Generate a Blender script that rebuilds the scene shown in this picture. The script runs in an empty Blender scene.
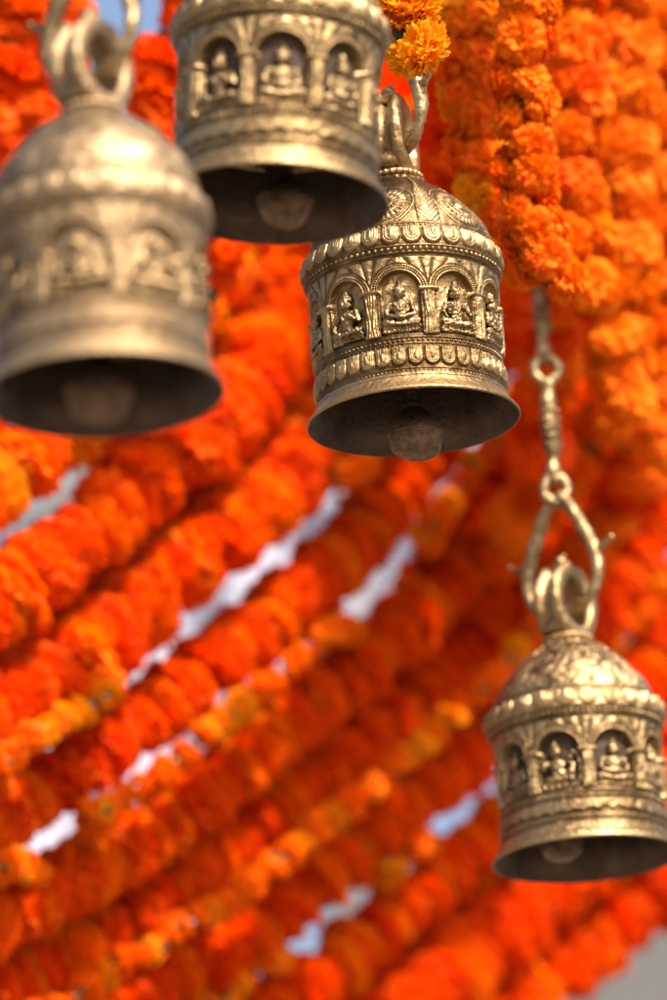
import bpy, math, random
import numpy as np
from mathutils import Vector, Matrix, Quaternion
R = math.radians
PI = math.pi
random.seed(7); rng = np.random.default_rng(7)
scene = bpy.context.scene
col = scene.collection

# ------------------------------------------------------------------ camera
PITCH = 18.0
CAM = Vector((0, 0, 1.6))
FPX = 200 / 36 * 1000          # focal length in thousandths of the picture height
FWD = Vector((0, math.cos(R(PITCH)), math.sin(R(PITCH))))
UP = Vector((0, -math.sin(R(PITCH)), math.cos(R(PITCH))))
RIGHT = Vector((1, 0, 0))
def at(px, py, d):
    """point of the place seen at (px, py) of the 667x1000 photograph, d metres along the view"""
    return CAM + FWD * d + RIGHT * ((px - 333.5) / FPX * d) + UP * (-(py - 500) / FPX * d)

cam_d = bpy.data.cameras.new('camera'); cam = bpy.data.objects.new('camera', cam_d); col.objects.link(cam)
cam.location = CAM; cam.rotation_euler = (R(90 + PITCH), 0, 0)
cam_d.sensor_fit = 'VERTICAL'; cam_d.sensor_height = 36; cam_d.sensor_width = 24; cam_d.lens = 200
cam_d.clip_start = 0.05; cam_d.clip_end = 3000
cam_d.dof.use_dof = True; cam_d.dof.focus_distance = 3.36; cam_d.dof.aperture_fstop = 3.7
scene.camera = cam

# ------------------------------------------------------------------ materials
def mat(name):
    m = bpy.data.materials.new(name); m.use_nodes = True
    nt = m.node_tree; nt.nodes.clear()
    out = nt.nodes.new('ShaderNodeOutputMaterial')
    return m, nt, nt.nodes, nt.links, out

def brass(name, base, dark, rough=(.27, .5), amount=.5, metallic=1.0, bump=.25, scale=60, verdigris=0.0, relief=None):
    m, nt, N, L, out = mat(name)
    p = N.new('ShaderNodeBsdfPrincipled'); L.new(p.outputs[0], out.inputs[0])
    tc = N.new('ShaderNodeTexCoord')
    n1 = N.new('ShaderNodeTexNoise'); n1.inputs['Scale'].default_value = scale; n1.inputs['Detail'].default_value = 8; n1.inputs['Roughness'].default_value = .65
    L.new(tc.outputs['Object'], n1.inputs['Vector'])
    r1 = N.new('ShaderNodeValToRGB'); r1.color_ramp.elements[0].position = .38; r1.color_ramp.elements[1].position = .72
    L.new(n1.outputs['Fac'], r1.inputs[0])
    mul = N.new('ShaderNodeMath'); mul.operation = 'MULTIPLY'; mul.inputs[1].default_value = amount
    L.new(r1.outputs[0], mul.inputs[0])
    mx = N.new('ShaderNodeMix'); mx.data_type = 'RGBA'
    mx.inputs[6].default_value = (*base, 1); mx.inputs[7].default_value = (*dark, 1)
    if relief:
        at_ = N.new('ShaderNodeAttribute'); at_.attribute_name = 'low_relief'
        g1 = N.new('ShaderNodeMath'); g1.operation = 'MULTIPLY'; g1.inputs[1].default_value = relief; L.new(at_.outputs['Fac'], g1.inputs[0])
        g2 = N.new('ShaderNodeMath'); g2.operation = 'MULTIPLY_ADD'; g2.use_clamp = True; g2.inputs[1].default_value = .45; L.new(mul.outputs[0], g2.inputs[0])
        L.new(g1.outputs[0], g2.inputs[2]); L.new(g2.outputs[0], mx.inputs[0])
    else: L.new(mul.outputs[0], mx.inputs[0])
    n3 = N.new('ShaderNodeTexNoise'); n3.inputs['Scale'].default_value = 14; n3.inputs['Detail'].default_value = 4
    L.new(tc.outputs['Object'], n3.inputs['Vector'])
    mx2 = N.new('ShaderNodeMix'); mx2.data_type = 'RGBA'; mx2.blend_type = 'MULTIPLY'; mx2.inputs[0].default_value = 1
    r3 = N.new('ShaderNodeValToRGB'); r3.color_ramp.elements[0].position = .35; r3.color_ramp.elements[0].color = (.50, .46, .40, 1)
    r3.color_ramp.elements[1].position = .65; r3.color_ramp.elements[1].color = (1.08, 1.05, 1.0, 1)
    L.new(n3.outputs['Fac'], r3.inputs[0]); L.new(mx.outputs[2], mx2.inputs[6]); L.new(r3.outputs[0], mx2.inputs[7])
    L.new(mx2.outputs[2], p.inputs['Base Color'])
    mr = N.new('ShaderNodeMapRange'); mr.inputs[3].default_value = rough[0]; mr.inputs[4].default_value = rough[1]
    mr.inputs[1].default_value = .3; mr.inputs[2].default_value = .7
    L.new(n1.outputs['Fac'], mr.inputs[0]); L.new(mr.outputs[0], p.inputs['Roughness'])
    p.inputs['Metallic'].default_value = metallic
    n2 = N.new('ShaderNodeTexNoise'); n2.inputs['Scale'].default_value = 330; n2.inputs['Detail'].default_value = 5
    L.new(tc.outputs['Object'], n2.inputs['Vector'])
    b = N.new('ShaderNodeBump'); b.inputs['Strength'].default_value = bump; b.inputs['Distance'].default_value = .0009
    L.new(n2.outputs['Fac'], b.inputs['Height']); L.new(b.outputs[0], p.inputs['Normal'])
    return m

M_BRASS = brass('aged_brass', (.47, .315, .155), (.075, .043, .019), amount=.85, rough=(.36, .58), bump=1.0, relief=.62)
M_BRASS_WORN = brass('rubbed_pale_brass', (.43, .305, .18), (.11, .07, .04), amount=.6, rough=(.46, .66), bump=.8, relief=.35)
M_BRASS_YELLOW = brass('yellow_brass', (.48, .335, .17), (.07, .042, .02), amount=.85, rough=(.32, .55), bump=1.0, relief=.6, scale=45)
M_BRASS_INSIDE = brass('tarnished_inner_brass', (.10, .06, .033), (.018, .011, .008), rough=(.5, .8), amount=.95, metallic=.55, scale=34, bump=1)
M_FIG = brass('cast_brass_figure', (.46, .325, .175), (.08, .048, .024), amount=.9, scale=120, rough=(.36, .6), bump=1.0)
M_CHAIN = brass('worn_chain_brass', (.50, .37, .20), (.08, .05, .027), amount=.9, scale=150, rough=(.38, .65), bump=1.0)
M_IRON = brass('dull_iron', (.26, .155, .095), (.04, .025, .017), rough=(.42, .75), amount=1.0, metallic=.75, scale=110, bump=1.0)

def petals(name, c_lo, c_hi, transl=.48):
    m, nt, N, L, out = mat(name)
    oi = N.new('ShaderNodeObjectInfo'); geo = N.new('ShaderNodeNewGeometry')
    tc = N.new('ShaderNodeTexCoord')
    nz = N.new('ShaderNodeTexNoise'); nz.inputs['Scale'].default_value = 60; nz.inputs['Detail'].default_value = 3
    L.new(tc.outputs['Object'], nz.inputs['Vector'])
    add = N.new('ShaderNodeMath'); add.operation = 'ADD'
    s1 = N.new('ShaderNodeMath'); s1.operation = 'MULTIPLY'; s1.inputs[1].default_value = .55; L.new(oi.outputs['Random'], s1.inputs[0])
    s2 = N.new('ShaderNodeMath'); s2.operation = 'MULTIPLY'; s2.inputs[1].default_value = .45; L.new(geo.outputs['Random Per Island'], s2.inputs[0])
    L.new(s1.outputs[0], add.inputs[0]); L.new(s2.outputs[0], add.inputs[1])
    mx = N.new('ShaderNodeMix'); mx.data_type = 'RGBA'; mx.inputs[6].default_value = (*c_lo, 1); mx.inputs[7].default_value = (*c_hi, 1)
    L.new(add.outputs[0], mx.inputs[0])
    d = N.new('ShaderNodeBsdfPrincipled'); d.inputs['Roughness'].default_value = .6; d.inputs['Specular IOR Level'].default_value = .15
    L.new(mx.outputs[2], d.inputs['Base Color'])
    t = N.new('ShaderNodeBsdfTranslucent'); L.new(mx.outputs[2], t.inputs['Color'])
    ms = N.new('ShaderNodeMixShader'); ms.inputs[0].default_value = transl
    L.new(d.outputs[0], ms.inputs[1]); L.new(t.outputs[0], ms.inputs[2]); L.new(ms.outputs[0], out.inputs[0])
    return m
M_RED = petals('red_orange_petals', (.94, .062, .001), (1.0, .20, .001))
M_ORANGE = petals('orange_petals', (1.0, .17, .001), (1.0, .30, .003))
M_YELLOW = petals('yellow_orange_petals', (1.0, .34, .003), (1.0, .48, .010))
M_LEAF = petals('dull_green_leaf', (.05, .07, .02), (.08, .10, .04), .2)
m_, nt, N, L, out = mat('cotton_cord'); p = N.new('ShaderNodeBsdfPrincipled'); p.inputs['Base Color'].default_value = (.45, .42, .35, 1); p.inputs['Roughness'].default_value = .9
L.new(p.outputs[0], out.inputs[0]); M_CORD = m_
m_, nt, N, L, out = mat('stone_ground'); p = N.new('ShaderNodeBsdfPrincipled'); p.inputs['Roughness'].default_value = .85
nz = N.new('ShaderNodeTexNoise'); nz.inputs['Scale'].default_value = .8; nz.inputs['Detail'].default_value = 10
rp = N.new('ShaderNodeValToRGB'); rp.color_ramp.elements[0].color = (.13, .11, .09, 1); rp.color_ramp.elements[1].color = (.22, .19, .15, 1)
tc = N.new('ShaderNodeTexCoord'); L.new(tc.outputs['Object'], nz.inputs['Vector']); L.new(nz.outputs['Fac'], rp.inputs[0]); L.new(rp.outputs[0], p.inputs['Base Color'])
L.new(p.outputs[0], out.inputs[0]); M_GROUND = m_

# ------------------------------------------------------------------ mesh helpers
def mesh_np(name, V, F, mats, midx=None):
    me = bpy.data.meshes.new(name)
    V = np.asarray(V, dtype=np.float32); F = np.asarray(F, dtype=np.int32)
    me.vertices.add(len(V)); me.vertices.foreach_set('co', V.ravel())
    n = F.shape[1]
    me.loops.add(F.size); me.loops.foreach_set('vertex_index', F.ravel())
    me.polygons.add(len(F)); me.polygons.foreach_set('loop_start', np.arange(0, F.size, n, dtype=np.int32))
    me.polygons.foreach_set('use_smooth', np.ones(len(F), dtype=bool))
    if midx is not None: me.polygons.foreach_set('material_index', np.asarray(midx, dtype=np.int32))
    for m in (mats if isinstance(mats, (list, tuple)) else [mats]): me.materials.append(m)
    me.update(calc_edges=True)
    return me
def link(name, me, parent=None, loc=None):
    o = bpy.data.objects.new(name, me); col.objects.link(o)
    if parent: o.parent = parent
    if loc is not None: o.location = loc
    return o
def tag(o, label=None, cat=None, group=None, kind=None):
    if label: o['label'] = label
    if cat: o['category'] = cat
    if group: o['group'] = group
    if kind: o['kind'] = kind
    return o
def empty(name, loc, rot=(0, 0, 0), s=1):
    o = bpy.data.objects.new(name, None); col.objects.link(o); o.location = loc; o.rotation_euler = rot; o.scale = (s, s, s)
    o.empty_display_size = .02
    return o

def grid_faces(nr, nc, wrap, off=0):
    i = np.arange(nr - 1)[:, None]; j = np.arange(nc if wrap else nc - 1)[None, :]
    j2 = (j + 1) % nc
    a = i * nc + j; b = i * nc + j2; c = (i + 1) * nc + j2; d = (i + 1) * nc + j
    return (np.stack([a, b, c, d], -1).reshape(-1, 4) + off)

def catmull(P, n=12, closed=False):
    P = [np.asarray(p, float) for p in P]; out = []
    m = len(P)
    rngs = range(m) if closed else range(m - 1)
    for i in rngs:
        p1 = P[i]; p2 = P[(i + 1) % m]
        p0 = P[i - 1] if (i > 0 or closed) else 2 * p1 - p2
        p3 = P[(i + 2) % m] if (i + 2 < m or closed) else 2 * p2 - p1
        for k in range(n):
            t = k / n
            out.append(.5 * ((2 * p1) + (-p0 + p2) * t + (2 * p0 - 5 * p1 + 4 * p2 - p3) * t * t + (-p0 + 3 * p1 - 3 * p2 + p3) * t ** 3))
    if not closed: out.append(P[-1])
    return np.array(out)

def rough_up(V, amp, freq, seed=3):
    r = np.random.default_rng(seed); D = np.zeros_like(V)
    for _ in range(14):
        k = r.normal(0, freq, 3); D += np.sin(V @ k + r.uniform(0, 6, 3)[None, :].mean())[:, None] * r.normal(0, 1, 3)[None, :]
    return V + D * amp / 3.0
class MB:
    def __init__(s): s.V = []; s.F = []; s.n = 0
    def add(s, V, F): s.V.append(np.asarray(V, float)); s.F.append(np.asarray(F) + s.n); s.n += len(V)
    def tube(s, path, rad, seg=12, closed=False):
        P = np.asarray(path, float); n = len(P)
        rad = np.broadcast_to(np.asarray(rad, float), (n,))
        T = (np.roll(P, -1, 0) - np.roll(P, 1, 0)) if closed else np.gradient(P, axis=0)
        T /= np.linalg.norm(T, axis=1)[:, None] + 1e-12
        up = np.array([0.13, 1.0, 0.07]) if abs(T[0] @ np.array([0, 1, 0])) < .9 else np.array([1.0, 0, 0])
        V = []
        a = np.arange(seg) / seg * 2 * PI
        prev = up
        for k in range(n):
            u = prev - T[k] * (prev @ T[k]); u /= np.linalg.norm(u); w = np.cross(T[k], u); prev = u
            V.append(P[k] + rad[k] * (np.cos(a)[:, None] * u + np.sin(a)[:, None] * w))
        V = np.concatenate(V)
        F = grid_faces(n, seg, True)
        if closed:
            j = np.arange(seg); F = np.concatenate([F, np.stack([(n - 1) * seg + j, (n - 1) * seg + (j + 1) % seg, (j + 1) % seg, j], -1)])
        else:
            c0 = len(V); V = np.concatenate([V, P[:1], P[-1:]]); j = np.arange(seg)
            F = np.concatenate([F, np.stack([np.full(seg, c0), (j + 1) % seg, j, np.full(seg, c0)], -1)[:, [0, 1, 2, 2]],
                                np.stack([np.full(seg, c0 + 1), (n - 1) * seg + j, (n - 1) * seg + (j + 1) % seg, (n - 1) * seg + (j + 1) % seg], -1)])
        s.add(V, F)
    def ball(s, c, r, seg=20, rings=12, rot=None):
        th = np.linspace(0, PI, rings + 1)[:, None]; ph = np.arange(seg)[None, :] / seg * 2 * PI
        V = np.stack([np.sin(th) * np.cos(ph), np.sin(th) * np.sin(ph), np.cos(th) * np.ones_like(ph)], -1).reshape(-1, 3) * np.asarray(r, float)
        if rot is not None: V = V @ np.array(Matrix.Rotation(rot[0], 3, rot[1])).T
        s.add(V + np.asarray(c, float), grid_faces(rings + 1, seg, True))
    def lathe(s, prof, seg=48, c=(0, 0, 0)):
        prof = np.asarray(prof, float); a = np.arange(seg) / seg * 2 * PI
        V = np.stack([prof[:, 0:1] * np.cos(a), prof[:, 0:1] * np.sin(a), prof[:, 1:2] * np.ones(seg)], -1).reshape(-1, 3)
        s.add(V + np.asarray(c, float), grid_faces(len(prof), seg, True)[:, ::-1])
    def mesh(s, name, mats, scale=1.0, amp=0, freq=1, seed=3):
        V = np.concatenate(s.V)
        if amp: V = rough_up(V, amp, freq, seed)
        V = V * scale; F = np.concatenate(s.F)
        me = bpy.data.meshes.new(name)
        faces = [list(dict.fromkeys(f)) for f in F.tolist()]
        me.from_pydata(V.tolist(), [], [f for f in faces if len(f) > 2])
        me.polygons.foreach_set('use_smooth', np.ones(len(me.polygons), dtype=bool))
        me.materials.append(mats); me.update(); me.validate()
        return me

# ------------------------------------------------------------------ bells
W = 197 * 3.41 / FPX           # shoulder diameter in metres

def sm(x, a, b):
    t = np.clip((x - a) / (b - a), 0, 1); return t * t * (3 - 2 * t)
def rid(d, w):                  # half-round ridge of half width w
    return w * np.sqrt(np.clip(1 - (d / w) ** 2, 0, 1))

def bell_mesh(name, nseg, nrow, n_niche, face_deg, drop=.79, dome=.47, seed=0, wear=1.0, coarse=False, deep=.056, metal=None, soft=1.0):
    r_ = np.random.default_rng(seed)
    k = (drop) / .79
    prof = [(.085, dome + .012), (.14, dome - .005), (.205, dome - .05), (.27, dome - .10), (.335, dome - .165), (.395, dome - .235), (.44, dome - .305), (.468, .085),
            (.482, .06), (.497, .02), (.502, -.015), (.498, -.045), (.488, -.065), (.478, -.085),
            (.474, -.16), (.471, -.30 * k), (.470, -.50 * k), (.470, -.56 * k), (.472, -.62 * k), (.478, -.68 * k), (.486, -.715 * k), (.50, -.745 * k), (.522, -.772 * k), (.535, -.785 * k), (.540, -.793 * k)]
    P = catmull(prof, 20)
    s = np.concatenate([[0], np.cumsum(np.linalg.norm(np.diff(P, axis=0), axis=1))])
    ss = np.linspace(0, s[-1], nrow)
    P = np.stack([np.interp(ss, s, P[:, 0]), np.interp(ss, s, P[:, 1])], -1)
    T = np.gradient(P, axis=0); T /= np.linalg.norm(T, axis=1)[:, None]
    Nn = np.stack([-T[:, 1], T[:, 0]], -1)      # outward
    th = np.arange(nseg) / nseg * 2 * PI
    rr = P[:, 0:1]; zz = P[:, 1:2]
    TH = th[None, :] + 0 * rr; Z = zz + 0 * TH
    H = np.zeros_like(TH)
    f0 = R(face_deg)                             # a niche is centred here (0 = towards the viewer)
    # --- plain ridges
    def line(z0, w, a=1.0):
        nonlocal H
        H = np.maximum(H, a * rid(Z - z0, w))
    def beads(z0, n, w, gain=1.0):
        nonlocal H
        u = ((TH * n / (2 * PI)) % 1 - .5) * 2 * PI * .48 / n
        H = np.maximum(H, gain * w * np.sqrt(np.clip(1 - ((Z - z0) / w) ** 2 - (u / w) ** 2, 0, 1)))
    zb = -.535 * k
    # cornice lotus band
    def lotus(zt, zbm, n, amp, r0, ph=0., flip=False):
        """row of rounded tongues hanging between zt (top) and zbm (bottom)"""
        nonlocal H
        sp = 2 * PI * r0 / n
        u = (((TH + ph) * n / (2 * PI)) % 1 - .5) * sp
        hh = zt - zbm; rad = sp * .46
        v = Z if not flip else (zt + zbm - Z)
        cz = zbm + rad * 1.05
        d = np.where(v > cz, np.abs(u), np.hypot(u, (v - cz)))          # tongue distance field
        m = (v < zt) & (v > zbm - .002)
        e = rid(d - rad * .88, rad * .20) * 1.0
        e2 = rid(d - rad * .56, rad * .13) * .9
        e3 = rid(d - rad * .28, rad * .11) * .8
        body = .55 * rad * np.sqrt(np.clip(1 - (d / (rad * .95)) ** 2, 0, 1))
        drop_ = .5 * rad * np.sqrt(np.clip(1 - (u / (rad * .22)) ** 2 - ((v - cz - rad * .3) / (rad * .6)) ** 2, 0, 1))
        h = (np.maximum(np.maximum(e, e2), np.maximum(e3, drop_ * .45)) * .8 + body * .8) * amp
        H = np.where(m, np.maximum(H, h), H)
    nc1, nc2 = (30, 36) if not coarse else (24, 40)
    line(.098, .006, .9); beads(.083, 110, .0075, 1.0); line(.068, .005)
    lotus(.062, -.030, nc1, 1.0, .49, ph=.02)
    if coarse: H = np.where((Z > -.03) & (Z < .062), np.maximum(H, .012 * np.abs(np.cos(TH * 12.0 + .1)) ** .5), H)
    line(-.036, .006); beads(-.052, 96, .0095, 1.15); line(-.068, .006, .9)
    # lower bands
    line(zb + .022, .006); beads(zb + .006, 120, .0075, 1.15); line(zb - .010, .0055)
    beads(zb - .022, 120, .005)
    if not coarse: lotus(zb - .030, -.665 * k, 36, 1.15, .472, ph=.05)
    else:
        edge = -.640 * k + .018 * np.abs(np.sin(TH * 17 + 1)) + .006 * np.sin(TH * 5)
        H = np.maximum(H, .014 * sm(Z, edge - .006, edge + .006) * sm(-Z, -(zb - .026), -(zb - .04)))
        line(-.662 * k, .010, .8)
    line(-.678 * k, .006, .8)
    beads(-.692 * k, 140, .005, .8)
    line(-.712 * k, .008, .7)
    if coarse: line(-.735 * k, .015, .75); line(-.772 * k, .010, .8)
    # --- arcade
    spn = 2 * PI / n_niche
    sp = spn * .474
    loc = ((TH - f0 + spn / 2) % spn - spn / 2)
    u = loc * .474
    top = -.092; bot = zb + .032
    nw = sp * .5 - .042                          # niche half width
    cz = -.165 - nw * .93                             # springing
    d_arch = np.where(Z > cz, np.hypot(u, (Z - cz) * 1.06), np.abs(u))
    mask = (Z < top + .012) & (Z > bot - .004)
    # niche recess (set back into the wall)
    dn = np.maximum(d_arch - nw, (bot + .012) - Z)
    rec = -deep * sm(-dn, -.003, .007)
    wall = np.zeros_like(H)
    # archivolt: two rounded orders with beads between
    up_ = Z > cz - .004
    a1 = rid(d_arch - (nw + .007), .0075) * 1.2
    a3 = rid(d_arch - (nw + .036), .0075) * 1.1
    ang = np.arctan2(Z - cz, u + 1e-9)
    ua = ((ang * 34 / PI) % 1 - .5) * PI * (nw + .021) / 34
    a2 = 1.1 * .0085 * np.sqrt(np.clip(1 - ((d_arch - nw - .0215) / .0085) ** 2 - (ua / .0062) ** 2, 0, 1))
    arch = np.where(up_, np.maximum(np.maximum(a1, a3), a2), 0)
    # spandrel leaves fanning out between two arches
    us = sp * .5 - np.abs(u)                      # distance from pillar axis
    fx = us; fy = Z - (cz + .02)
    fa = np.arctan2(fx, np.maximum(fy, 1e-4)); fr = np.hypot(fx, fy)
    leaf = (np.abs(np.cos(fa * 7.0)) ** .6) * .012 * sm(fr, .01, .04)
    leaf = np.where((Z > cz + .015) & (d_arch > nw + .046) & (Z < top), leaf, 0)
    # pillars
    pil = np.where((us < .036 - .010 * np.sin(np.clip((Z - bot) / (cz - bot), 0, 1) * PI)) & (Z < cz) & (Z > bot), .017 * np.sqrt(np.clip(1 - (us / .038) ** 2, 0, 1)) + .006 * np.abs(np.cos(us * PI / .0165 + 1.2 * np.sin((Z - bot) * 22))), 0)
    cap = np.where((us < .050), rid(Z - (cz + .002), .013) * 2.4, 0)
    cap = np.maximum(cap, np.where((us < .042), rid(Z - (cz - .019), .0065) * 1.9, 0))
    base = np.where((us < .042), rid(Z - (bot + .014), .010) * 1.5, 0)
    ar = np.maximum(np.maximum(arch, leaf), np.maximum(pil, np.maximum(cap, base)))
    inn = rec
    Hn = np.where(dn < .003, inn + np.where(dn < -.004, 0, 0), np.maximum(ar, wall))
    H = np.where(mask, np.where(Z > bot + .004, np.where((dn < .002) & (cap <= 0), inn, np.maximum(ar, H)), H), H)
    # --- dome ornament: ringed medallions with leaves between
    nm = 6 if n_niche > 9 else 7
    sd = 2 * PI / nm
    ld = ((TH - f0 + sd * .12 + sd / 2) % sd - sd / 2)
    ssd = ss[:, None] + 0 * TH
    s_c = np.interp(-.12, -P[:, 1], ss) if False else np.interp(.40, P[:60 * nrow // 100, 0], ss[:60 * nrow // 100])
    ud = ld * np.maximum(rr, .16)
    vd = ssd - (s_c + .005)
    dm = np.hypot(ud, vd)
    med = np.zeros_like(H)
    for q, w_ in ((.155, .008), (.125, .006), (.082, .008), (.045, .008)):
        med = np.maximum(med, rid(dm - q, w_))
    pa = np.arctan2(vd, ud)
    med = np.maximum(med, np.where((dm > .09) & (dm < .118), .008 * np.abs(np.cos(pa * 12)) ** .5, 0))
    med = np.maximum(med, np.where((dm > .052) & (dm < .075), .007 * np.abs(np.sin(pa * 8)) ** .5, 0))
    med = np.maximum(med, .018 * np.sqrt(np.clip(1 - (dm / .03) ** 2, 0, 1)))
    lo = np.pi / nm - np.abs(ld)
    ul = lo * rr
    lf = .014 * np.sqrt(np.clip(1 - (ul / (.012 + .05 * sm(ssd, s_c - .22, s_c + .02))) ** 2, 0, 1)) * (.55 + .45 * np.abs(np.cos((ssd + ul * 1.2) * 95)))
    dz = (rr < .462) & (rr > .17)
    orn = np.where(dm < .165, med, lf)
    if coarse:                                   # scrolling leafwork instead of medallions
        q1 = np.abs(np.sin(TH * 7 + .8 * np.sin(ssd * 26 + seed) + .5 * np.sin(TH * 3 + seed))) ** .7
        q2 = np.abs(np.sin(TH * 21 + 2 * np.sin(ssd * 31))) * np.abs(np.sin(ssd * 44 + 1.4 * np.sin(TH * 7)))
        orn = .010 * q1 * (.6 + .4 * np.abs(np.sin(ssd * 19 + TH * 2))) + .003 * q2 + lf * .5
    H = np.where(dz & (Z > .1), np.maximum(H, orn * sm(rr, .17, .2)), H)
    top_l = (rr < .17)
    H = np.where(top_l, np.maximum(H, .012 * np.abs(np.cos(TH * 11)) ** .7 * sm(rr, .10, .125) * sm(-rr, -.17, -.155)), H)
    # --- hand-cast unevenness
    def wob(n):
        o_ = 0
        for _ in range(n):
            a, b_, c_, d_ = r_.integers(1, 40), r_.uniform(10, 90), r_.uniform(0, 6), r_.uniform(.4, 1)
            o_ = o_ + d_ * np.sin(a * TH + c_ + b_ * ssd)
        return o_ / n ** .5
    H = np.where(H > 0, H * soft, H)
    H = H * (.90 + .13 * wob(6) * wear) + .0013 * wob(12) * wear * (1 - sm(-Z, .70 * k, .73 * k) * .8)
    lowp = np.where((H > -.004) & (H < .0095), 1 - sm(H, .003, .0095), 0) * (Z > -.70 * k) * (rr > .15)  # mask for darker brass colour where ornament sits low, niche floors left out
    rad = rr + Nn[:, 0:1] * H
    z = Z + Nn[:, 1:2] * H
    # lip and inner wall
    inner = catmull([(.541, -.797 * k), (.537, -.803 * k), (.528, -.803 * k), (.518, -.795 * k), (.500, -.775 * k), (.475, -.74 * k), (.452, -.69 * k), (.438, -.6 * k), (.432, -.4 * k), (.43, -.1), (.42, 0), (.36, .12), (.25, .25), (.1, .36), (.002, .385)], 6)
    inner = inner[1:]
    nI = len(inner)
    ri = np.repeat(inner[:, 0:1], nseg, 1); zi = np.repeat(inner[:, 1:2], nseg, 1)
    rad = np.concatenate([rad, ri]); z = np.concatenate([z, zi])
    TT = np.repeat(th[None, :], rad.shape[0], 0)
    V = np.stack([rad * np.sin(TT), -rad * np.cos(TT), z], -1).reshape(-1, 3) * W
    F = grid_faces(rad.shape[0], nseg, True)[:, ::-1]
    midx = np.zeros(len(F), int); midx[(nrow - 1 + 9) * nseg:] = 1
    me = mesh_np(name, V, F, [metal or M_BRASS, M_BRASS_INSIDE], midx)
    at_ = me.attributes.new('low_relief', 'FLOAT', 'POINT'); bl = np.zeros(len(V), dtype=np.float32); bl[:lowp.size] = lowp.ravel(); at_.data.foreach_set('value', bl)
    info = dict(n=n_niche, f0=f0, spn=spn, nw=nw, bot=bot, cz=cz)
    return me, info

# --- cast figures: soft unions of rounded shapes, flattened like a relief
def remeshed(mb, voxel, name, smooth=2):
    me = mb.mesh('raw', M_FIG)
    o = bpy.data.objects.new('raw', me); col.objects.link(o)
    m = o.modifiers.new('r', 'REMESH'); m.mode = 'VOXEL'; m.voxel_size = voxel; m.use_smooth_shade = True
    s_ = o.modifiers.new('s', 'SMOOTH'); s_.factor = .5; s_.iterations = smooth
    dg = bpy.context.evaluated_depsgraph_get(); dg.update()
    res = bpy.data.meshes.new_from_object(o.evaluated_get(dg)); res.name = name
    bpy.data.objects.remove(o); bpy.data.meshes.remove(me)
    res.materials.clear(); res.materials.append(M_FIG)
    res.polygons.foreach_set('use_smooth', np.ones(len(res.polygons), dtype=bool))
    return res

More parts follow.
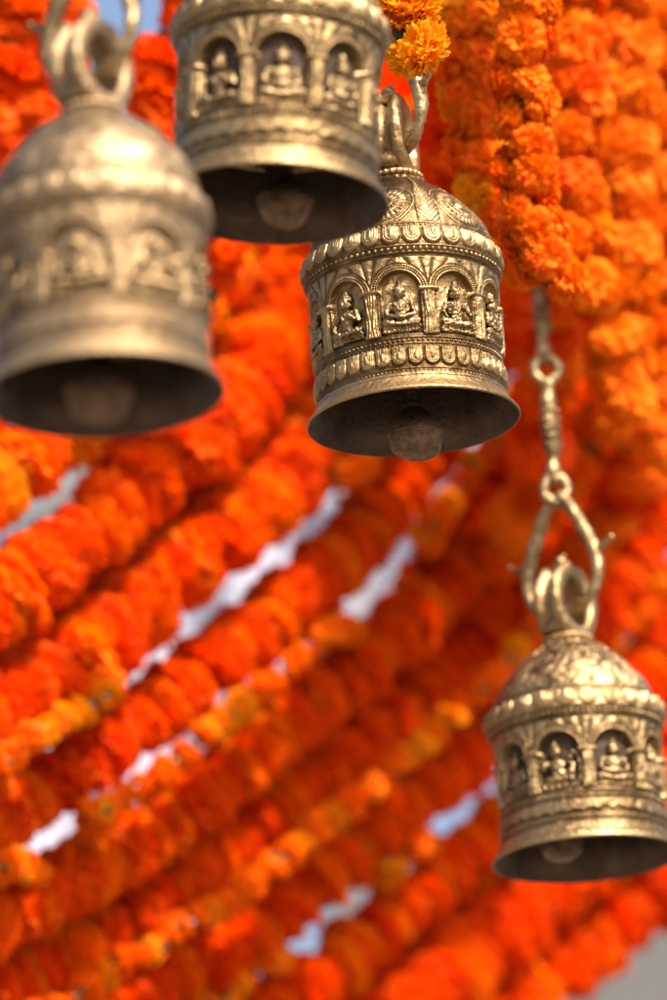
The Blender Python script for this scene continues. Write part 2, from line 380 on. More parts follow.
def figure(kind):
    """x across, y depth (towards -y = out of the wall), z up from the niche floor; niche about .23 x .34"""
    b = MB(); E = b.ball
    U = .001
    def cap(p, q, r0, r1, n=7):
        p = np.array(p, float); q = np.array(q, float)
        b.tube([p + (q - p) * t for t in np.linspace(0, 1, n)], np.linspace(r0, r1, n), 12)
        E(p, (r0,) * 3, 12, 8); E(q, (r1,) * 3, 12, 8)
    # lotus seat: two rows of petals
    for i in range(11):
        x = -.080 + i * .016
        E((x, -.012, .014), (.0095, .018, .012), 12, 8)
        E((x + .004, -.014, .031), (.0085, .016, .009), 12, 8)
    E((0, -.004, .0225), (.088, .020, .007), 24, 10)
    if kind in (0, 1):
        E((-.048, -.022, .052), (.042, .020, .017), rot=(.18, 'Y')); E((.048, -.022, .052), (.042, .020, .017), rot=(-.18, 'Y'))
        cap((-.07, -.024, .050), (.03, -.036, .043), .015, .009); cap((.07, -.024, .050), (-.03, -.036, .045), .015, .009)
        E((0, -.012, .080), (.032, .022, .030)); E((0, -.014, .125), (.042, .023, .036)); E((0, -.012, .150), (.050, .018, .016))
        E((0, -.022, .098), (.026, .018, .012))
        hz = .185
        if kind == 0:
            cap((-.050, -.014, .150), (-.066, -.020, .098), .0135, .011); cap((-.066, -.020, .098), (-.012, -.042, .074), .011, .008)
            cap((.050, -.014, .150), (.066, -.020, .098), .0135, .011); cap((.066, -.020, .098), (.012, -.042, .076), .011, .008)
            E((0, -.044, .075), (.020, .010, .009))
        else:
            cap((-.050, -.014, .150), (-.070, -.020, .105), .0135, .011); cap((-.070, -.020, .105), (-.060, -.036, .070), .011, .008)
            cap((.050, -.014, .150), (.068, -.020, .108), .0135, .011); cap((.068, -.020, .108), (.030, -.040, .128), .011, .008)
            E((.024, -.043, .134), (.010, .008, .014))
        cap((-.03, -.026, .15), (.0, -.040, .11), .005, .005); cap((.03, -.026, .15), (0, -.040, .11), .005, .005)
        cap((0, -.012, .155), (0, -.016, .180), .013, .012)
        E((0, -.024, .197), (.0235, .023, .027)); E((0, -.043, .195), (.0045, .006, .007)); E((-.023, -.018, .192), (.006, .008, .013)); E((.023, -.018, .192), (.006, .008, .013))
        E((0, -.018, .219), (.030, .024, .011)); E((0, -.017, .235), (.023, .019, .014)); E((0, -.016, .251), (.015, .014, .013)); E((0, -.015, .262), (.008, .008, .009))
    else:
        # reclining-leg figure with a raised arm and a curling stem at its side
        E((-.030, -.022, .052), (.046, .020, .018), rot=(.1, 'Y')); cap((.02, -.024, .055), (.055, -.034, .095), .018, .013); cap((.055, -.034, .095), (.050, -.036, .045), .012, .010)
        E((-.008, -.014, .085), (.034, .022, .030)); E((-.014, -.014, .130), (.038, .022, .036), rot=(-.12, 'Y'))
        cap((-.052, -.014, .150), (-.078, -.02, .110), .013, .010); cap((-.078, -.02, .110), (-.072, -.03, .165), .010, .008); E((-.072, -.032, .178), (.010, .009, .013))
        cap((.028, -.014, .150), (.060, -.026, .125), .013, .010); cap((.060, -.026, .125), (.058, -.036, .100), .010, .009)
        cap((-.018, -.014, .155), (-.018, -.018, .180), .013, .012)
        E((-.018, -.024, .196), (.024, .022, .027)); E((-.018, -.018, .217), (.026, .022, .010)); E((-.020, -.017, .235), (.018, .016, .015)); E((-.022, -.016, .253), (.009, .01, .013))
        pts = catmull([(.085, -.012, .03), (.090, -.014, .10), (.080, -.016, .17), (.058, -.016, .20), (.045, -.016, .18), (.056, -.016, .165)], 8)
        b.tube(pts, .007, 10)
    me = remeshed(b, .0032, 'seated_figure', 2)
    co = np.empty(len(me.vertices) * 3, dtype=np.float32); me.vertices.foreach_get('co', co); co = co.reshape(-1, 3)
    co = rough_up(co.astype(float), .0022, 130, 5 + kind).astype(np.float32)
    co[:, 1] *= .95
    me.vertices.foreach_set('co', (co * W).ravel()); me.update()
    return me
FIGS = [figure(0), figure(1), figure(2)]

def loop_mesh(metal):
    """grooved oval hanging loop on top of the bell, two stout rings joined by a thin web"""
    b = MB()
    n, m = 72, 28
    hx, hz = .150, .185                                 # centre line half axes
    V = []
    for i in range(n):
        a = i / n * 2 * PI
        c = np.array([hx * math.sin(a), 0, hz * math.cos(a)]); nr = np.array([math.sin(a) / hx, 0, math.cos(a) / hz]); nr /= np.linalg.norm(nr)
        wide = .100 - .010 * math.cos(a); thick = .053
        for j in range(m):
            q = j / m * 2 * PI
            y = wide * math.copysign(abs(math.cos(q)) ** .7, math.cos(q)); t = thick * math.copysign(abs(math.sin(q)) ** .6, math.sin(q))
            if t > 0: t *= 1 - 1.35 * math.exp(-(y / .034) ** 4) + .1 * abs(math.sin(a * 22)) * math.exp(-((abs(y) - .062) / .012) ** 2)
            V.append(c + nr * t + np.array([0, y, 0]))
    V = np.array(V); F = grid_faces(n, m, True); j = np.arange(m)
    F = np.concatenate([F, np.stack([(n - 1) * m + j, (n - 1) * m + (j + 1) % m, (j + 1) % m, j], -1)])
    V[:, 2] += .195
    b.add(V, F[:, ::-1])
    b.ball((0, 0, .425), (.045, .075, .030)); b.ball((0, -.045, .43), (.03, .025, .03)); b.ball((0, .045, .43), (.03, .025, .03)); b.ball((0, 0, .46), (.030, .035, .026)); b.ball((0, -.02, .485), (.018, .018, .016))
    for sx in (-1, 1):
        b.ball((sx * .11, 0, .05), (.05, .09, .05))
    return b.mesh('hanging_loop', metal, W, .004, 30)

def collar_mesh(metal):
    b = MB()
    b.lathe(catmull([(.0, .04), (.09, .04), (.125, .034), (.135, .018), (.13, .004), (.118, -.004), (.128, -.016), (.122, -.032), (.08, -.04), (0, -.045)], 6), 64)
    for i in range(26):
        a = i / 26 * 2 * PI; b.ball((.136 * math.cos(a), .136 * math.sin(a), .012), (.015, .015, .015), 10, 8)
    return b.mesh('collar', metal, W)

def clapper_parts(root, k, off=(0, 0), low=.80, rad=.135):
    b = MB()
    b.tube(catmull([(0, 0, .37), (off[0] * .4, off[1] * .4, -.1), (off[0], off[1], -low * k + .10)], 8), .022, 12)
    rod = b.mesh('rod', M_IRON, W); 
    b = MB()
    c = np.array([off[0], off[1], -low * k])
    b.lathe(catmull([(0, .17), (.045, .165), (.055, .13), (.075, .105), (.115, .07), (.135, .0), (.118, -.075), (.075, -.112), (.04, -.122), (.0, -.125)], 8) * (rad / .135), 48, c)
    b.tube([c + np.array([rad * 1.0 * math.cos(t), rad * 1.0 * math.sin(t), -.0]) for t in np.linspace(0, 2 * PI, 48, endpoint=False)], .006, 8, closed=True)
    cl = link('clapper', b.mesh('clapper', M_IRON, W, .0035, 17), root)
    link('rod', rod, cl)

def make_bell(px, py, d, s, roll, label, nseg, nrow, nn, face, drop, dome, loop_yaw, figs, clap, seed, tip=0, coarse=True, deep=.056, metal=None, soft=1.0):
    root = empty('temple_bell', at(px, py, d), (R(tip), R(roll), 0), s)
    tag(root, label, 'bell', 'carved brass temple bells')
    me, inf = bell_mesh('bell_body', nseg, nrow, nn, face, drop, dome, seed, coarse=coarse, deep=deep, metal=metal, soft=soft)
    link('bell_body', me, root)
    loopz = (dome + .03) * W
    c = link('collar', collar_mesh(metal or M_BRASS), root, (0, 0, (dome + .015) * W))
    l = link('hanging_loop', loop_mesh(metal or M_BRASS), root, (0, 0, loopz + .018 * W)); l.rotation_euler = (0, 0, R(loop_yaw))
    fs = (inf['nw'] * 2 / .232)
    hgt = (inf['cz'] + inf['nw']) - inf['bot']
    for i in range(nn):
        a = inf['f0'] + i * inf['spn']
        a = (a + PI) % (2 * PI) - PI
        me = FIGS[figs[i % len(figs)]]
        r0 = (.474 - deep + .004) * W
        o = link('seated_figure', me, root, (r0 * math.sin(a), -r0 * math.cos(a), (inf['bot'] + .012) * W))
        o.rotation_euler = (0, 0, a); o.scale = (fs * 1.20, 1.25, hgt * .84 / .275)
    clapper_parts(root, drop / .79, *clap)
    return root

rD = .93
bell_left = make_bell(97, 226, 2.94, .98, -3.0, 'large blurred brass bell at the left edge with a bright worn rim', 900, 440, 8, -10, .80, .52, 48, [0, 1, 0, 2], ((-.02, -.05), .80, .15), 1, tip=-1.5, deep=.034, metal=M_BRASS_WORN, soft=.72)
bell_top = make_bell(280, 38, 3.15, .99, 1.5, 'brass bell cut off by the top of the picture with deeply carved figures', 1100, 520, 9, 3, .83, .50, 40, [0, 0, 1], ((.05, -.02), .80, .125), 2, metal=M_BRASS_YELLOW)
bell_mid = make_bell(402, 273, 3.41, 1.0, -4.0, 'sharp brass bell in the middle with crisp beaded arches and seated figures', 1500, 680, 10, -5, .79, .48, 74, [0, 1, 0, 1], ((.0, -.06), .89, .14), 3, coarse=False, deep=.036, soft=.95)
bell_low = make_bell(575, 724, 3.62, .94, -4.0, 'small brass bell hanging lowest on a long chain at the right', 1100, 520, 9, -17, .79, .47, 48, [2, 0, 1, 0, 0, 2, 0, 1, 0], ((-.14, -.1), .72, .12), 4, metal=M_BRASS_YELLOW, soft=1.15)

# ------------------------------------------------------------------ chains
S = 174 / 1.0                  # the lower bell's shoulder width in picture units: chain drawn in the same units
def chain(root_name, bell, loop_yaw, n_up, label, dome, spin=0, lean=0.0, dz=0):
    """ornate hanging chain; a forked link threads the bell's loop, then eyed rods go up"""
    s = bell.scale[0]
    bm = bell.matrix_basis.copy() if False else (Matrix.Translation(bell.location) @ bell.rotation_euler.to_matrix().to_4x4() @ Matrix.Diagonal((s, s, s, 1)))
    org = bm @ Vector((0, 0, (dome + .048 + .285 + dz) * W))
    root = empty(root_name, org, (0, R(lean), 0))
    KS = s * W / S
    tag(root, label, 'chain', 'ornate brass hanging chains')
    y2 = R(loop_yaw + 90 + spin)
    ax = np.array([math.cos(y2), math.sin(y2), 0]) * (1 if math.cos(y2) > 0 else -1)
    k = 1.30
    def P(x, z, off=0): v = ax * x * k; return (v[0] , v[1], z)
    # forked link; local origin = just under the crown of the loop opening
    def arm(sg):
        pts = [P(sg * 2, 101), P(sg * 11, 88), P(sg * 23, 60), P(sg * 33, 32), P(sg * 35, 8), P(sg * 28, -12), P(sg * 14, -21), P(0, -24)]
        return catmull(pts, 8)
    b = MB()
    for sg in (-1, 1):
        p = arm(sg); t = np.linspace(0, 1, len(p))
        b.tube(p, 6.2 - .9 * np.cos(t * 9) + .25 * np.sin(t * 47), 14)
        b.tube(catmull([P(sg * 31, 34), P(sg * 40, 33), P(sg * 51, 40)], 6), np.linspace(5.4, 2.0, 13), 10)
        b.ball(P(sg * 51, 40), (2.8,) * 3, 12, 8)
        b.ball(P(sg * 33, 32), (6.8, 6.8, 8), 12, 8)
    me = b.mesh('forked_link', M_CHAIN, KS, .55, .35); fk = link('forked_link', me, root)
    b = MB()
    # eye ring over the fork, facing the viewer
    b.tube([(11.5 * math.sin(t), 0, 107 + 14 * math.cos(t)) for t in np.linspace(0, 2 * PI, 40, endpoint=False)], 5.2, 12, closed=True)
    b.ball((0, 0, 92), (8, 8, 5))
    link('eye_ring', b.mesh('eye_ring', M_CHAIN, KS, .55, .35), root)
    z = 120
    for i in range(n_up):
        b = MB()
        Lr = 128 if i % 2 == 0 else 108
        zz = np.linspace(z - 3, z + Lr - 26, 30)
        rr = 7.2 + 1.4 * np.sin((zz - z) * .25)
        b.tube([(1.2 * math.sin(q * .09), 1.2 * math.cos(q * .09), q) for q in zz], rr, 14)
        for q in range(5):
            b.ball((0, 0, z + 34 + q * 9), (8.6 + (q % 2), 8.6 + (q % 2), 5), 16, 8)
            for h in range(6):
                a = h / 6 * 2 * PI + q; b.ball((8 * math.cos(a), 8 * math.sin(a), z + 34 + q * 9), (2.8, 2.8, 3), 8, 6)
        b.ball((0, 0, z - 2), (8, 7, 6)); b.ball((0, 0, z + Lr - 27), (7.5, 7, 6))
        link('rod_link', b.mesh('rod_link', M_CHAIN, KS, .55, .35), root)
        b = MB()
        sp = (i * 35) % 90
        b.tube([(12 * math.sin(t) * math.cos(R(sp)), 12 * math.sin(t) * math.sin(R(sp)), z + Lr - 12 + 13.5 * math.cos(t)) for t in np.linspace(0, 2 * PI, 40, endpoint=False)], 5.0, 12, closed=True)
        link('eye_ring', b.mesh('eye_ring', M_CHAIN, KS, .55, .35), root)
        z += Lr + 2
    return root
chain('hanging_chain', bell_low, 48, 4, 'long worn brass chain with a forked link holding the lowest bell', .47, lean=-3.6)
chain('hanging_chain', bell_mid, 66, 2, 'brass chain with a pointed hook tip over the sharp middle bell', .48, lean=-2, spin=-31, dz=-.06)
chain('hanging_chain', bell_left, 48, 1, 'blurred brass link threading the loop of the left bell', .52)
chain('hanging_chain', bell_top, 40, 1, 'brass chain holding the bell cut off by the top edge', .50)

# ------------------------------------------------------------------ marigolds
def marigold(name, seed, material, npet=180, nl=6, nwid=6, flat=.78):
    r = np.random.default_rng(seed); V = []; F = []; n0 = 0
    Fg = grid_faces(nl, nwid, False)
    for i in range(npet):
        f = (i + .5) / npet
        pol = math.acos(1 - f * 1.55) + r.normal(0, .06); az = i * 2.39996 + r.normal(0, .15)
        dr = np.array([math.sin(pol) * math.cos(az), math.sin(pol) * math.sin(az), math.cos(pol)])
        tg = np.array([math.cos(pol) * math.cos(az), math.cos(pol) * math.sin(az), -math.sin(pol)])
        sd = np.cross(dr, tg); tw = r.normal(0, .5)
        tg, sd = tg * math.cos(tw) + sd * math.sin(tw), sd * math.cos(tw) - tg * math.sin(tw)
        Rr = r.uniform(.86, 1.06); bend = r.uniform(.15, .55); wd = r.uniform(.12, .19); ph = r.uniform(0, 6); ruf = r.uniform(.04, .085)
        t = np.linspace(0, 1, nl)[:, None]; v = np.linspace(-1, 1, nwid)[None, :]
        rad = Rr * (.35 + .65 * t ** .8) - .10 * (v ** 2) * t + ruf * np.sin(v * 5.5 + ph) * t ** 2
        a = bend * t ** 2 * .75 + ruf * 1.2 * np.cos(v * 6.5 + ph) * t ** 2
        w = wd * (.35 + .75 * np.sin(t * 2.1)) * v
        notch = 1 - .06 * (np.abs(np.sin(v * 3 + ph))) * (t > .95)
        rad = rad * notch
        p = (rad * np.cos(a))[..., None] * dr + (rad * np.sin(a))[..., None] * tg + w[..., None] * sd
        V.append(p.reshape(-1, 3)); F.append(Fg + n0); n0 += nl * nwid
    V = np.concatenate(V); V[:, 2] *= flat; F = np.concatenate(F); mi = np.zeros(len(F), int)
    # core and calyx
    th = np.linspace(0, PI, 9)[:, None]; ph = np.arange(14)[None, :] / 14 * 2 * PI
    core = np.stack([np.sin(th) * np.cos(ph), np.sin(th) * np.sin(ph), np.cos(th) + 0 * ph], -1).reshape(-1, 3) * np.array([.55, .55, .45]) + np.array([0, 0, .02])
    Fc = grid_faces(9, 14, True, n0); n0 += len(core)
    cal = np.stack([np.sin(th) * np.cos(ph), np.sin(th) * np.sin(ph), np.cos(th) + 0 * ph], -1).reshape(-1, 3) * np.array([.22, .22, .38]) + np.array([0, 0, -.42])
    Fk = grid_faces(9, 14, True, n0)
    V = np.concatenate([V, core, cal]); F = np.concatenate([F, Fc, Fk]); mi = np.concatenate([mi, np.zeros(len(Fc), int), np.ones(len(Fk), int)])
    return mesh_np(name, V * .5, F, [material, M_LEAF], mi)     # unit diameter
FL = {}
for nm, m in (('r', M_RED), ('o', M_ORANGE), ('y', M_YELLOW)):
    FL[nm] = [marigold('marigold', 10 * k + ord(nm), m, npet=180) for k in range(4)]

def garland(path, size_px, mix, label, group, pitch=.42, mode='stack', jit=.12, cord=True, seed=0, squash=1.0, tilt=.32, name='marigold_garland', depth_sz=None):
    """path: list of (px, py, depth). Flowers strung along it; size_px = flower width as seen"""
    r = random.Random(seed)
    P = catmull([np.array(at(*p)) for p in path], 14)
    seg = np.linalg.norm(np.diff(P, axis=0), axis=1); s = np.concatenate([[0], np.cumsum(seg)])
    dm = np.array([(Vector(p) - CAM).dot(FWD) for p in P])
    root = empty(name, P[-1] if P[-1][2] < P[0][2] else P[0])
    base = Vector(root.location)
    tag(root, label, 'garland', group)
    if cord:
        b = MB(); b.tube(P - np.array(base), .0012, 6); link('cord', b.mesh('cord', M_CORD), root)
    x = 0.0; cnt = 0
    keys = [c for c in mix]
    while x < s[-1] and cnt < 98:   # at most a hundred flowers on one string
        p = np.array([np.interp(x, s, P[:, c]) for c in range(3)]); p2 = np.array([np.interp(min(x + .01, s[-1]), s, P[:, c]) for c in range(3)])
        p1 = np.array([np.interp(max(x - .01, 0), s, P[:, c]) for c in range(3)])
        d = np.interp(x, s, dm)
        dia = size_px / FPX * d
        T = Vector(p2 - p1).normalized()
        reps = 1 if mode == 'stack' else 2
        for q in range(reps):
            sz = dia * r.uniform(.88, 1.14)
            me = r.choice(FL[r.choice(keys)])
            o = bpy.data.objects.new('marigold', me); col.objects.link(o); o.parent = root
            if mode == 'stack':
                ax = (T * (1 if r.random() < .5 else -1) + Vector((r.gauss(0, tilt), r.gauss(0, tilt), r.gauss(0, tilt)))).normalized()
                off = Vector((r.gauss(0, jit), r.gauss(0, jit), r.gauss(0, jit))) * dia * .6
            else:
                side = T.orthogonal().normalized(); side.rotate(Quaternion(T, r.uniform(-.7, .7) + cnt * 1.9 + q * PI))
                ax = (side + T * r.gauss(0, .5)).normalized(); off = side * dia * r.uniform(.28, .42) + T * r.gauss(0, .06) * dia
            o.rotation_mode = 'QUATERNION'
            o.rotation_quaternion = ax.to_track_quat('Z', 'Y') @ Quaternion((0, 0, 1), r.uniform(0, 6.28))
            o.location = Vector(p) - base + off; o.scale = (sz, sz, sz * squash * r.uniform(.85, 1.1))
            cnt += 1
        x += dia * pitch * r.uniform(.85, 1.15)
    return root

# slanting canopy: one shared sag curve, each garland shifted sideways from it
BX = [-160, -60, 0, 85, 170, 250, 320, 390, 440, 500, 560, 610, 650, 690]
BY = [950, 905, 875, 822, 765, 700, 642, 580, 515, 425, 325, 230, 130, 0]
def sag(x): return float(np.interp(x, BX, BY))
def slanting(tf, x0, x1, dbase, n=16):
    out = []; tt = tf.t0 if callable(tf) else tf
    x0 = max(x0, -45 - .55 * tt); x1 = min(x1, 715 - .62 * tt)
    for x in np.linspace(x0, x1, n):
        t = tf(x) if callable(tf) else tf
        back_ = .16 if callable(tf) and t != tf.t0 else 0
        dx = 20; sl = (sag(x + dx) - sag(x - dx)) / (2 * dx)
        nv = np.array([-sl, 1.0]); nv /= np.linalg.norm(nv)
        # keep most garlands parallel while the far end fans out a little
        out.append((x + nv[0] * t, sag(x) + nv[1] * t, dbase + back_ + .0007 * (x - 250)))
    return out
GC = 'marigold garlands slanting side by side behind the bells'
rows = [  # offset, x range, depth, flower width, colour mix, label
    (-405, -100, 660, 3.84, 76, 'rrro', 'uppermost slanting garland, half hidden behind the left and top bells'),
    (-328, -100, 660, 3.84, 74, 'rrooy', 'bright slanting garland just above the grey gap at the left edge'),
    (-232, -140, 665, 3.86, 78, 'rrrro', 'slanting garland bordering the underside of the grey gap'),
    (-141, -140, 670, 3.90, 76, 'rrrro', 'red orange slanting garland along the top of the long white gap'),
    (-51, -140, 670, 3.95, 69, 'rrrro', 'red orange slanting garland squeezed between the two long white gaps'),
    (41, -150, 670, 4.0, 67, 'rrrro', 'red orange slanting garland directly below the second white gap'),
    (102, -150, 675, 4.05, 60, 'rrrrro', 'deep red slanting garland second below the second white gap'),
    (184, -150, 675, 4.09, 58, 'rrrrro', 'deep red slanting garland just above the broken white dashes'),
    (258, -150, 680, 4.13, 62, 'rrrro', 'deep red slanting garland just below the broken white dashes'),
    (336, -150, 690, 4.16, 74, 'rrrrro', 'deep red slanting garland second from the bottom right corner'),
    (406, -150, 690, 4.20, 76, 'rrrrro', 'lowest slanting garland, bordering the pale bottom right corner'),
]
for i, (t, x0, x1, d, w, mix, lab) in enumerate(rows):
    garland(slanting(t, x0, x1, d), w * 1.14, mix, lab, GC, seed=100 + i, pitch=.22, jit=.06, squash=.62, tilt=.22)
def hid(spans, t0, t1):
    def f(x):
        for a, b in spans:
            if a <= x <= b: return t1
        return t0
    f.t0 = t0
    return f
back = [
    (hid([(178, 410)], -95, -144), 3.86, 'orange garland glowing behind the long white gap and beyond its lower end'),
    (hid([(28, 90), (338, 412)], 0, 39), 3.92, 'orange garland showing between the two white stretches of the second gap'),
    (hid([(20000, 20001)], 143, 143), 4.0, 'orange garland seen as a long bright stripe in the middle of the red ones'),
    (hid([(165, 245), (285, 360)], 219, 258), 4.09, 'orange garland seen between the broken white dashes'),
]
for i, (tf, d, lab) in enumerate(back):
    garland(slanting(tf, -40, 690, d, 40), 34, 'oooy', lab, 'bright garlands seen through the gaps of the slanting ones', seed=200 + i, pitch=.56, squash=.9, tilt=.7)

fill = [(hid([(-300, 300)], -282, -330), 4.1, 'dark red orange garland glimpsed behind the two uppermost bright slanting ones'), (-186, 4.0, 'red orange garland glimpsed in the seam above the long white gap'), (72, 4.2, 'red orange garland glimpsed in the seam below the second white gap'),
        (143, 4.32, 'deep red garland backing the long bright orange stripe'), (297, 4.36, 'deep red garland glimpsed in the seam below the broken white dashes'), (377, 4.42, 'deep red garland glimpsed in the seam nearest the pale bottom right corner')]
for i, (t, d, lab) in enumerate(fill):
    garland(slanting(t, -140, 680, d, 28), 82 if t in (-186, 297, 377) else 74, 'rrro', lab, 'red garlands filling the seams of the slanting ones', seed=400 + i, pitch=.42)

GV = 'marigold garlands hanging straight down at the upper right'
garland([(398, -140, 3.37), (404, -50, 3.37), (413, 47, 3.37)][::-1], 76, 'yy', 'yellow orange garland end hanging just above the middle bell', GV, pitch=.50, jit=.05, seed=301)
garland([(355, -140, 3.62), (364, -40, 3.62), (368, 2, 3.62)][::-1], 62, 'o', 'short orange garland between the top bell and the yellow flower', GV, pitch=.5, seed=302)
cols = [
    ([(474, -160, 3.60), (470, 0, 3.60), (476, 110, 3.60), (496, 200, 3.60), (520, 262, 3.60)], 54, 'ooooy', 'orange garland hanging nearest the middle bell'),
    ([(530, -160, 3.53), (526, 0, 3.53), (522, 130, 3.53), (532, 215, 3.53), (548, 280, 3.53)], 50, 'oooo', 'orange garland covering the top of the long chain'),
    ([(574, -160, 3.70), (574, 0, 3.70), (570, 140, 3.70), (576, 230, 3.70), (584, 300, 3.70)], 54, 'oooor', 'orange garland hanging just right of the top of the long chain'),
    ([(622, -160, 3.80), (622, 0, 3.80), (620, 140, 3.80), (622, 400, 3.80)], 56, 'oooo', 'blurred orange garland next to the right edge one'),
    ([(668, -160, 3.88), (668, 0, 3.88), (668, 140, 3.88), (664, 450, 3.88)], 56, 'oooo', 'blurred orange garland cut by the right edge'),
    ([(715, -160, 3.95), (715, 0, 3.95), (715, 140, 3.95), (712, 480, 3.95)], 50, 'oooo', 'orange garland mostly beyond the right edge'),
]
for i, (p_, w_, mx_, lab) in enumerate(cols[:5]):
    garland(p_[::-1], w_, mx_, lab, GV, pitch=.36, mode='pair', seed=330 + i)
garland([(598, -160, 4.0), (596, 0, 4.0), (598, 200, 4.0), (596, 380, 4.0)], 70, 'or', 'darker orange garland behind the two blurred right ones', GV, pitch=.4, seed=315)
garland([(548, -160, 3.92), (548, 0, 3.92), (546, 200, 3.92), (548, 330, 3.94), (540, 470, 3.98)], 70, 'or', 'darker orange garland behind the chain covering one', GV, pitch=.4, seed=316)
garland([(640, -160, 4.05), (646, 0, 4.05), (644, 200, 4.05), (640, 470, 4.05)], 74, 'oor', 'darker orange garland farthest back near the right edge', GV, pitch=.4, seed=318)
garland([(440, -160, 3.95), (442, 0, 3.95), (446, 140, 3.95), (470, 300, 3.95)], 70, 'rr', 'red garland in the shade right behind the hook above the middle bell', GV, pitch=.4, seed=317)
garland([(498, -160, 3.9), (498, 0, 3.9), (500, 140, 3.9), (520, 320, 3.9)], 66, 'ro', 'red orange garland glimpsed behind the two nearest hanging ones', GV, pitch=.4, seed=319)
garland([(760, -60, 4.0), (735, 150, 4.0), (690, 300, 4.0), (620, 400, 4.02), (560, 470, 4.05), (500, 560, 4.1)], 64, 'ooo', 'orange garland curving down behind the long chain', GV, pitch=.36, seed=306)
garland([(760, 60, 4.1), (735, 250, 4.1), (690, 400, 4.1), (620, 500, 4.12), (560, 590, 4.15), (480, 700, 4.25)], 60, 'oor', 'orange garland curving down behind the forked link', GV, pitch=.36, seed=326)
GL = 'red marigold garlands in the upper left corner'
garland([(12, -120, 3.80), (4, -20, 3.80), (8, 60, 3.80), (-18, 130, 3.80)], 72, 'rr', 'red orange garland hanging down the left edge beside the blurred loop', GL, pitch=.45, seed=307)
garland([(240, -110, 3.80), (200, -20, 3.80), (166, 60, 3.80), (156, 110, 3.80), (185, 190, 3.80), (215, 300, 3.85)], 76, 'rr', 'red orange garland running down between the left and top bells', GL, pitch=.45, seed=308)

garland([(70, -120, 3.95), (66, -20, 3.95), (60, 80, 3.95), (40, 200, 3.95)], 66, 'rr', 'red garland seen through the loop of the left bell', GL, pitch=.4, seed=309)
garland([(30, -120, 4.05), (34, -20, 4.05), (26, 80, 4.05), (-4, 190, 4.05)], 66, 'rr', 'red garland peeping out left of the blurred loop, behind the edge one', GL, pitch=.4, seed=310)
# pale wall beyond the lowest garland
m_, nt, N, L, out = mat('pale_grey_plaster'); p = N.new('ShaderNodeBsdfPrincipled'); p.inputs['Roughness'].default_value = .9
nz = N.new('ShaderNodeTexNoise'); nz.inputs['Scale'].default_value = 1.2; nz.inputs['Detail'].default_value = 8
rp = N.new('ShaderNodeValToRGB'); rp.color_ramp.elements[0].color = (.075, .07, .062, 1); rp.color_ramp.elements[1].color = (.12, .118, .115, 1)
tc = N.new('ShaderNodeTexCoord'); L.new(tc.outputs['Object'], nz.inputs['Vector']); L.new(nz.outputs['Fac'], rp.inputs[0]); L.new(rp.outputs[0], p.inputs['Base Color'])
L.new(p.outputs[0], out.inputs[0])
q = at(560, 880, 14); hh = q.z
bx = [(0, 0, 0), (6, 0, 0), (6, .4, 0), (0, .4, 0), (0, 0, hh), (6, 0, hh), (6, .4, hh), (0, .4, hh)]
tag(link('wall', mesh_np('wall', bx, [(0, 3, 2, 1), (4, 5, 6, 7), (0, 1, 5, 4), (1, 2, 6, 5), (2, 3, 7, 6), (3, 0, 4, 7)], m_), None, (q.x - .6, q.y, 0)), 'pale grey plastered wall far off at the bottom right corner', 'wall')
bpy.data.objects['wall'].data.polygons.foreach_set('use_smooth', [False] * 6)

# white cloth stretched behind the slanting garlands
m_, nt, N, L, out = mat('white_cloth'); p = N.new('ShaderNodeBsdfPrincipled'); p.inputs['Roughness'].default_value = .9; p.inputs['Base Color'].default_value = (.50, .49, .57, 1)
t_ = N.new('ShaderNodeBsdfTranslucent'); t_.inputs['Color'].default_value = (.5, .5, .58, 1); ms = N.new('ShaderNodeMixShader'); ms.inputs[0].default_value = .4
L.new(p.outputs[0], ms.inputs[1]); L.new(t_.outputs[0], ms.inputs[2]); L.new(ms.outputs[0], out.inputs[0])
nu, nv = 90, 60; V = []
for j in range(nv):
    for i in range(nu):
        u, v = i / (nu - 1), j / (nv - 1)
        x = -160 + u * 640 + 60 * v; y = 900 - 400 * u ** 1.05 - 170 + v * (410 + 40 * math.sin(u * 5)) + 14 * math.sin(u * 23)
        V.append(at(x, y, 6.2 + .05 * math.sin(u * 38 + v * 4) + .1 * math.sin(v * 5 + u * 3)))
o = link('cloth', mesh_np('cloth', np.array(V) - np.array(V[0]), grid_faces(nv, nu, False), m_), None, V[0])
md = o.modifiers.new('thickness', 'SOLIDIFY'); md.thickness = .002
tag(o, 'white cloth showing in strips through the gaps between slanting garlands', 'cloth')

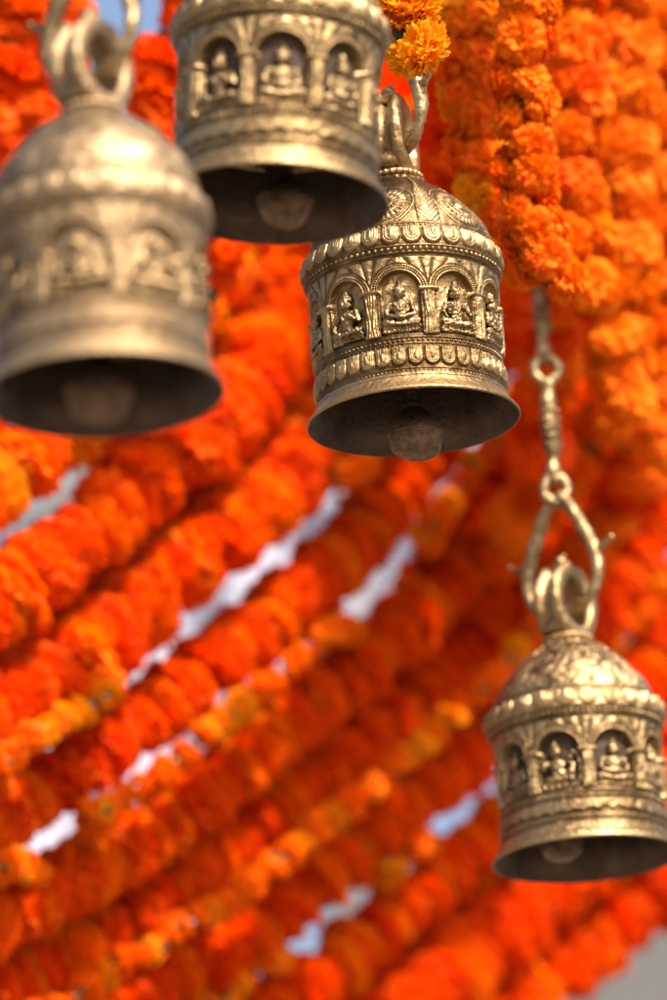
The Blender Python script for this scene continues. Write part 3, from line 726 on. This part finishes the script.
# grey pole the garlands are slung over
m_, nt, N, L, out = mat('weathered_grey_paint'); p = N.new('ShaderNodeBsdfPrincipled'); p.inputs['Roughness'].default_value = .55
nz = N.new('ShaderNodeTexNoise'); nz.inputs['Scale'].default_value = 9; nz.inputs['Detail'].default_value = 8
rp = N.new('ShaderNodeValToRGB'); rp.color_ramp.elements[0].color = (.10, .11, .10, 1); rp.color_ramp.elements[1].color = (.26, .28, .29, 1); rp.color_ramp.elements[0].position = .35; rp.color_ramp.elements[1].position = .65
tc = N.new('ShaderNodeTexCoord'); L.new(tc.outputs['Object'], nz.inputs['Vector']); L.new(nz.outputs['Fac'], rp.inputs[0]); L.new(rp.outputs[0], p.inputs['Base Color'])
L.new(p.outputs[0], out.inputs[0])
pp = [np.array(at(x, y, 5.0)) for x, y in ((-150, 715), (40, 520), (230, 300), (420, 60), (560, -120))]
b = MB(); b.tube(catmull(pp, 6) - pp[0], .017, 16)
tag(link('pole', b.mesh('pole', m_), None, pp[0]), 'weathered grey pole slanting through the gap under the left bell', 'pole')

# ------------------------------------------------------------------ ground
g = mesh_np('ground', [(-600, -600, 0), (600, -600, 0), (600, 600, 0), (-600, 600, 0)], [(0, 1, 2, 3)], M_GROUND)
tag(link('ground', g), kind='structure')

# ------------------------------------------------------------------ light
SUN_EL, SUN_AZ = 49, 150      # azimuth clockwise from +Y (the viewing direction)
w = bpy.data.worlds.new('World'); scene.world = w; w.use_nodes = True
nt = w.node_tree; nt.nodes.clear()
sky = nt.nodes.new('ShaderNodeTexSky'); sky.sky_type = 'NISHITA'; sky.sun_disc = False
sky.sun_elevation = R(SUN_EL); sky.sun_rotation = R(SUN_AZ); sky.dust_density = 6.0; sky.air_density = 1.0
bg = nt.nodes.new('ShaderNodeBackground'); bg.inputs['Strength'].default_value = .15
wo = nt.nodes.new('ShaderNodeOutputWorld'); nt.links.new(sky.outputs[0], bg.inputs[0]); nt.links.new(bg.outputs[0], wo.inputs[0])
sd = bpy.data.lights.new('sun', 'SUN'); sd.energy = 4.6; sd.angle = R(.5); sd.color = (1, .95, .87)
so = bpy.data.objects.new('sun', sd); col.objects.link(so)
dirv = Vector((math.sin(R(SUN_AZ)) * math.cos(R(SUN_EL)), math.cos(R(SUN_AZ)) * math.cos(R(SUN_EL)), math.sin(R(SUN_EL))))
so.rotation_mode = 'QUATERNION'; so.rotation_quaternion = dirv.to_track_quat('Z', 'Y')

scene.view_settings.view_transform = 'Standard'; scene.view_settings.look = 'None'
scene.view_settings.exposure = 0.75; scene.view_settings.gamma = 1.0
scene.cycles.use_denoising = True
scene.cycles.max_bounces = 8; scene.cycles.diffuse_bounces = 5; scene.cycles.glossy_bounces = 4; scene.cycles.transmission_bounces = 5
scene.cycles.caustics_reflective = False
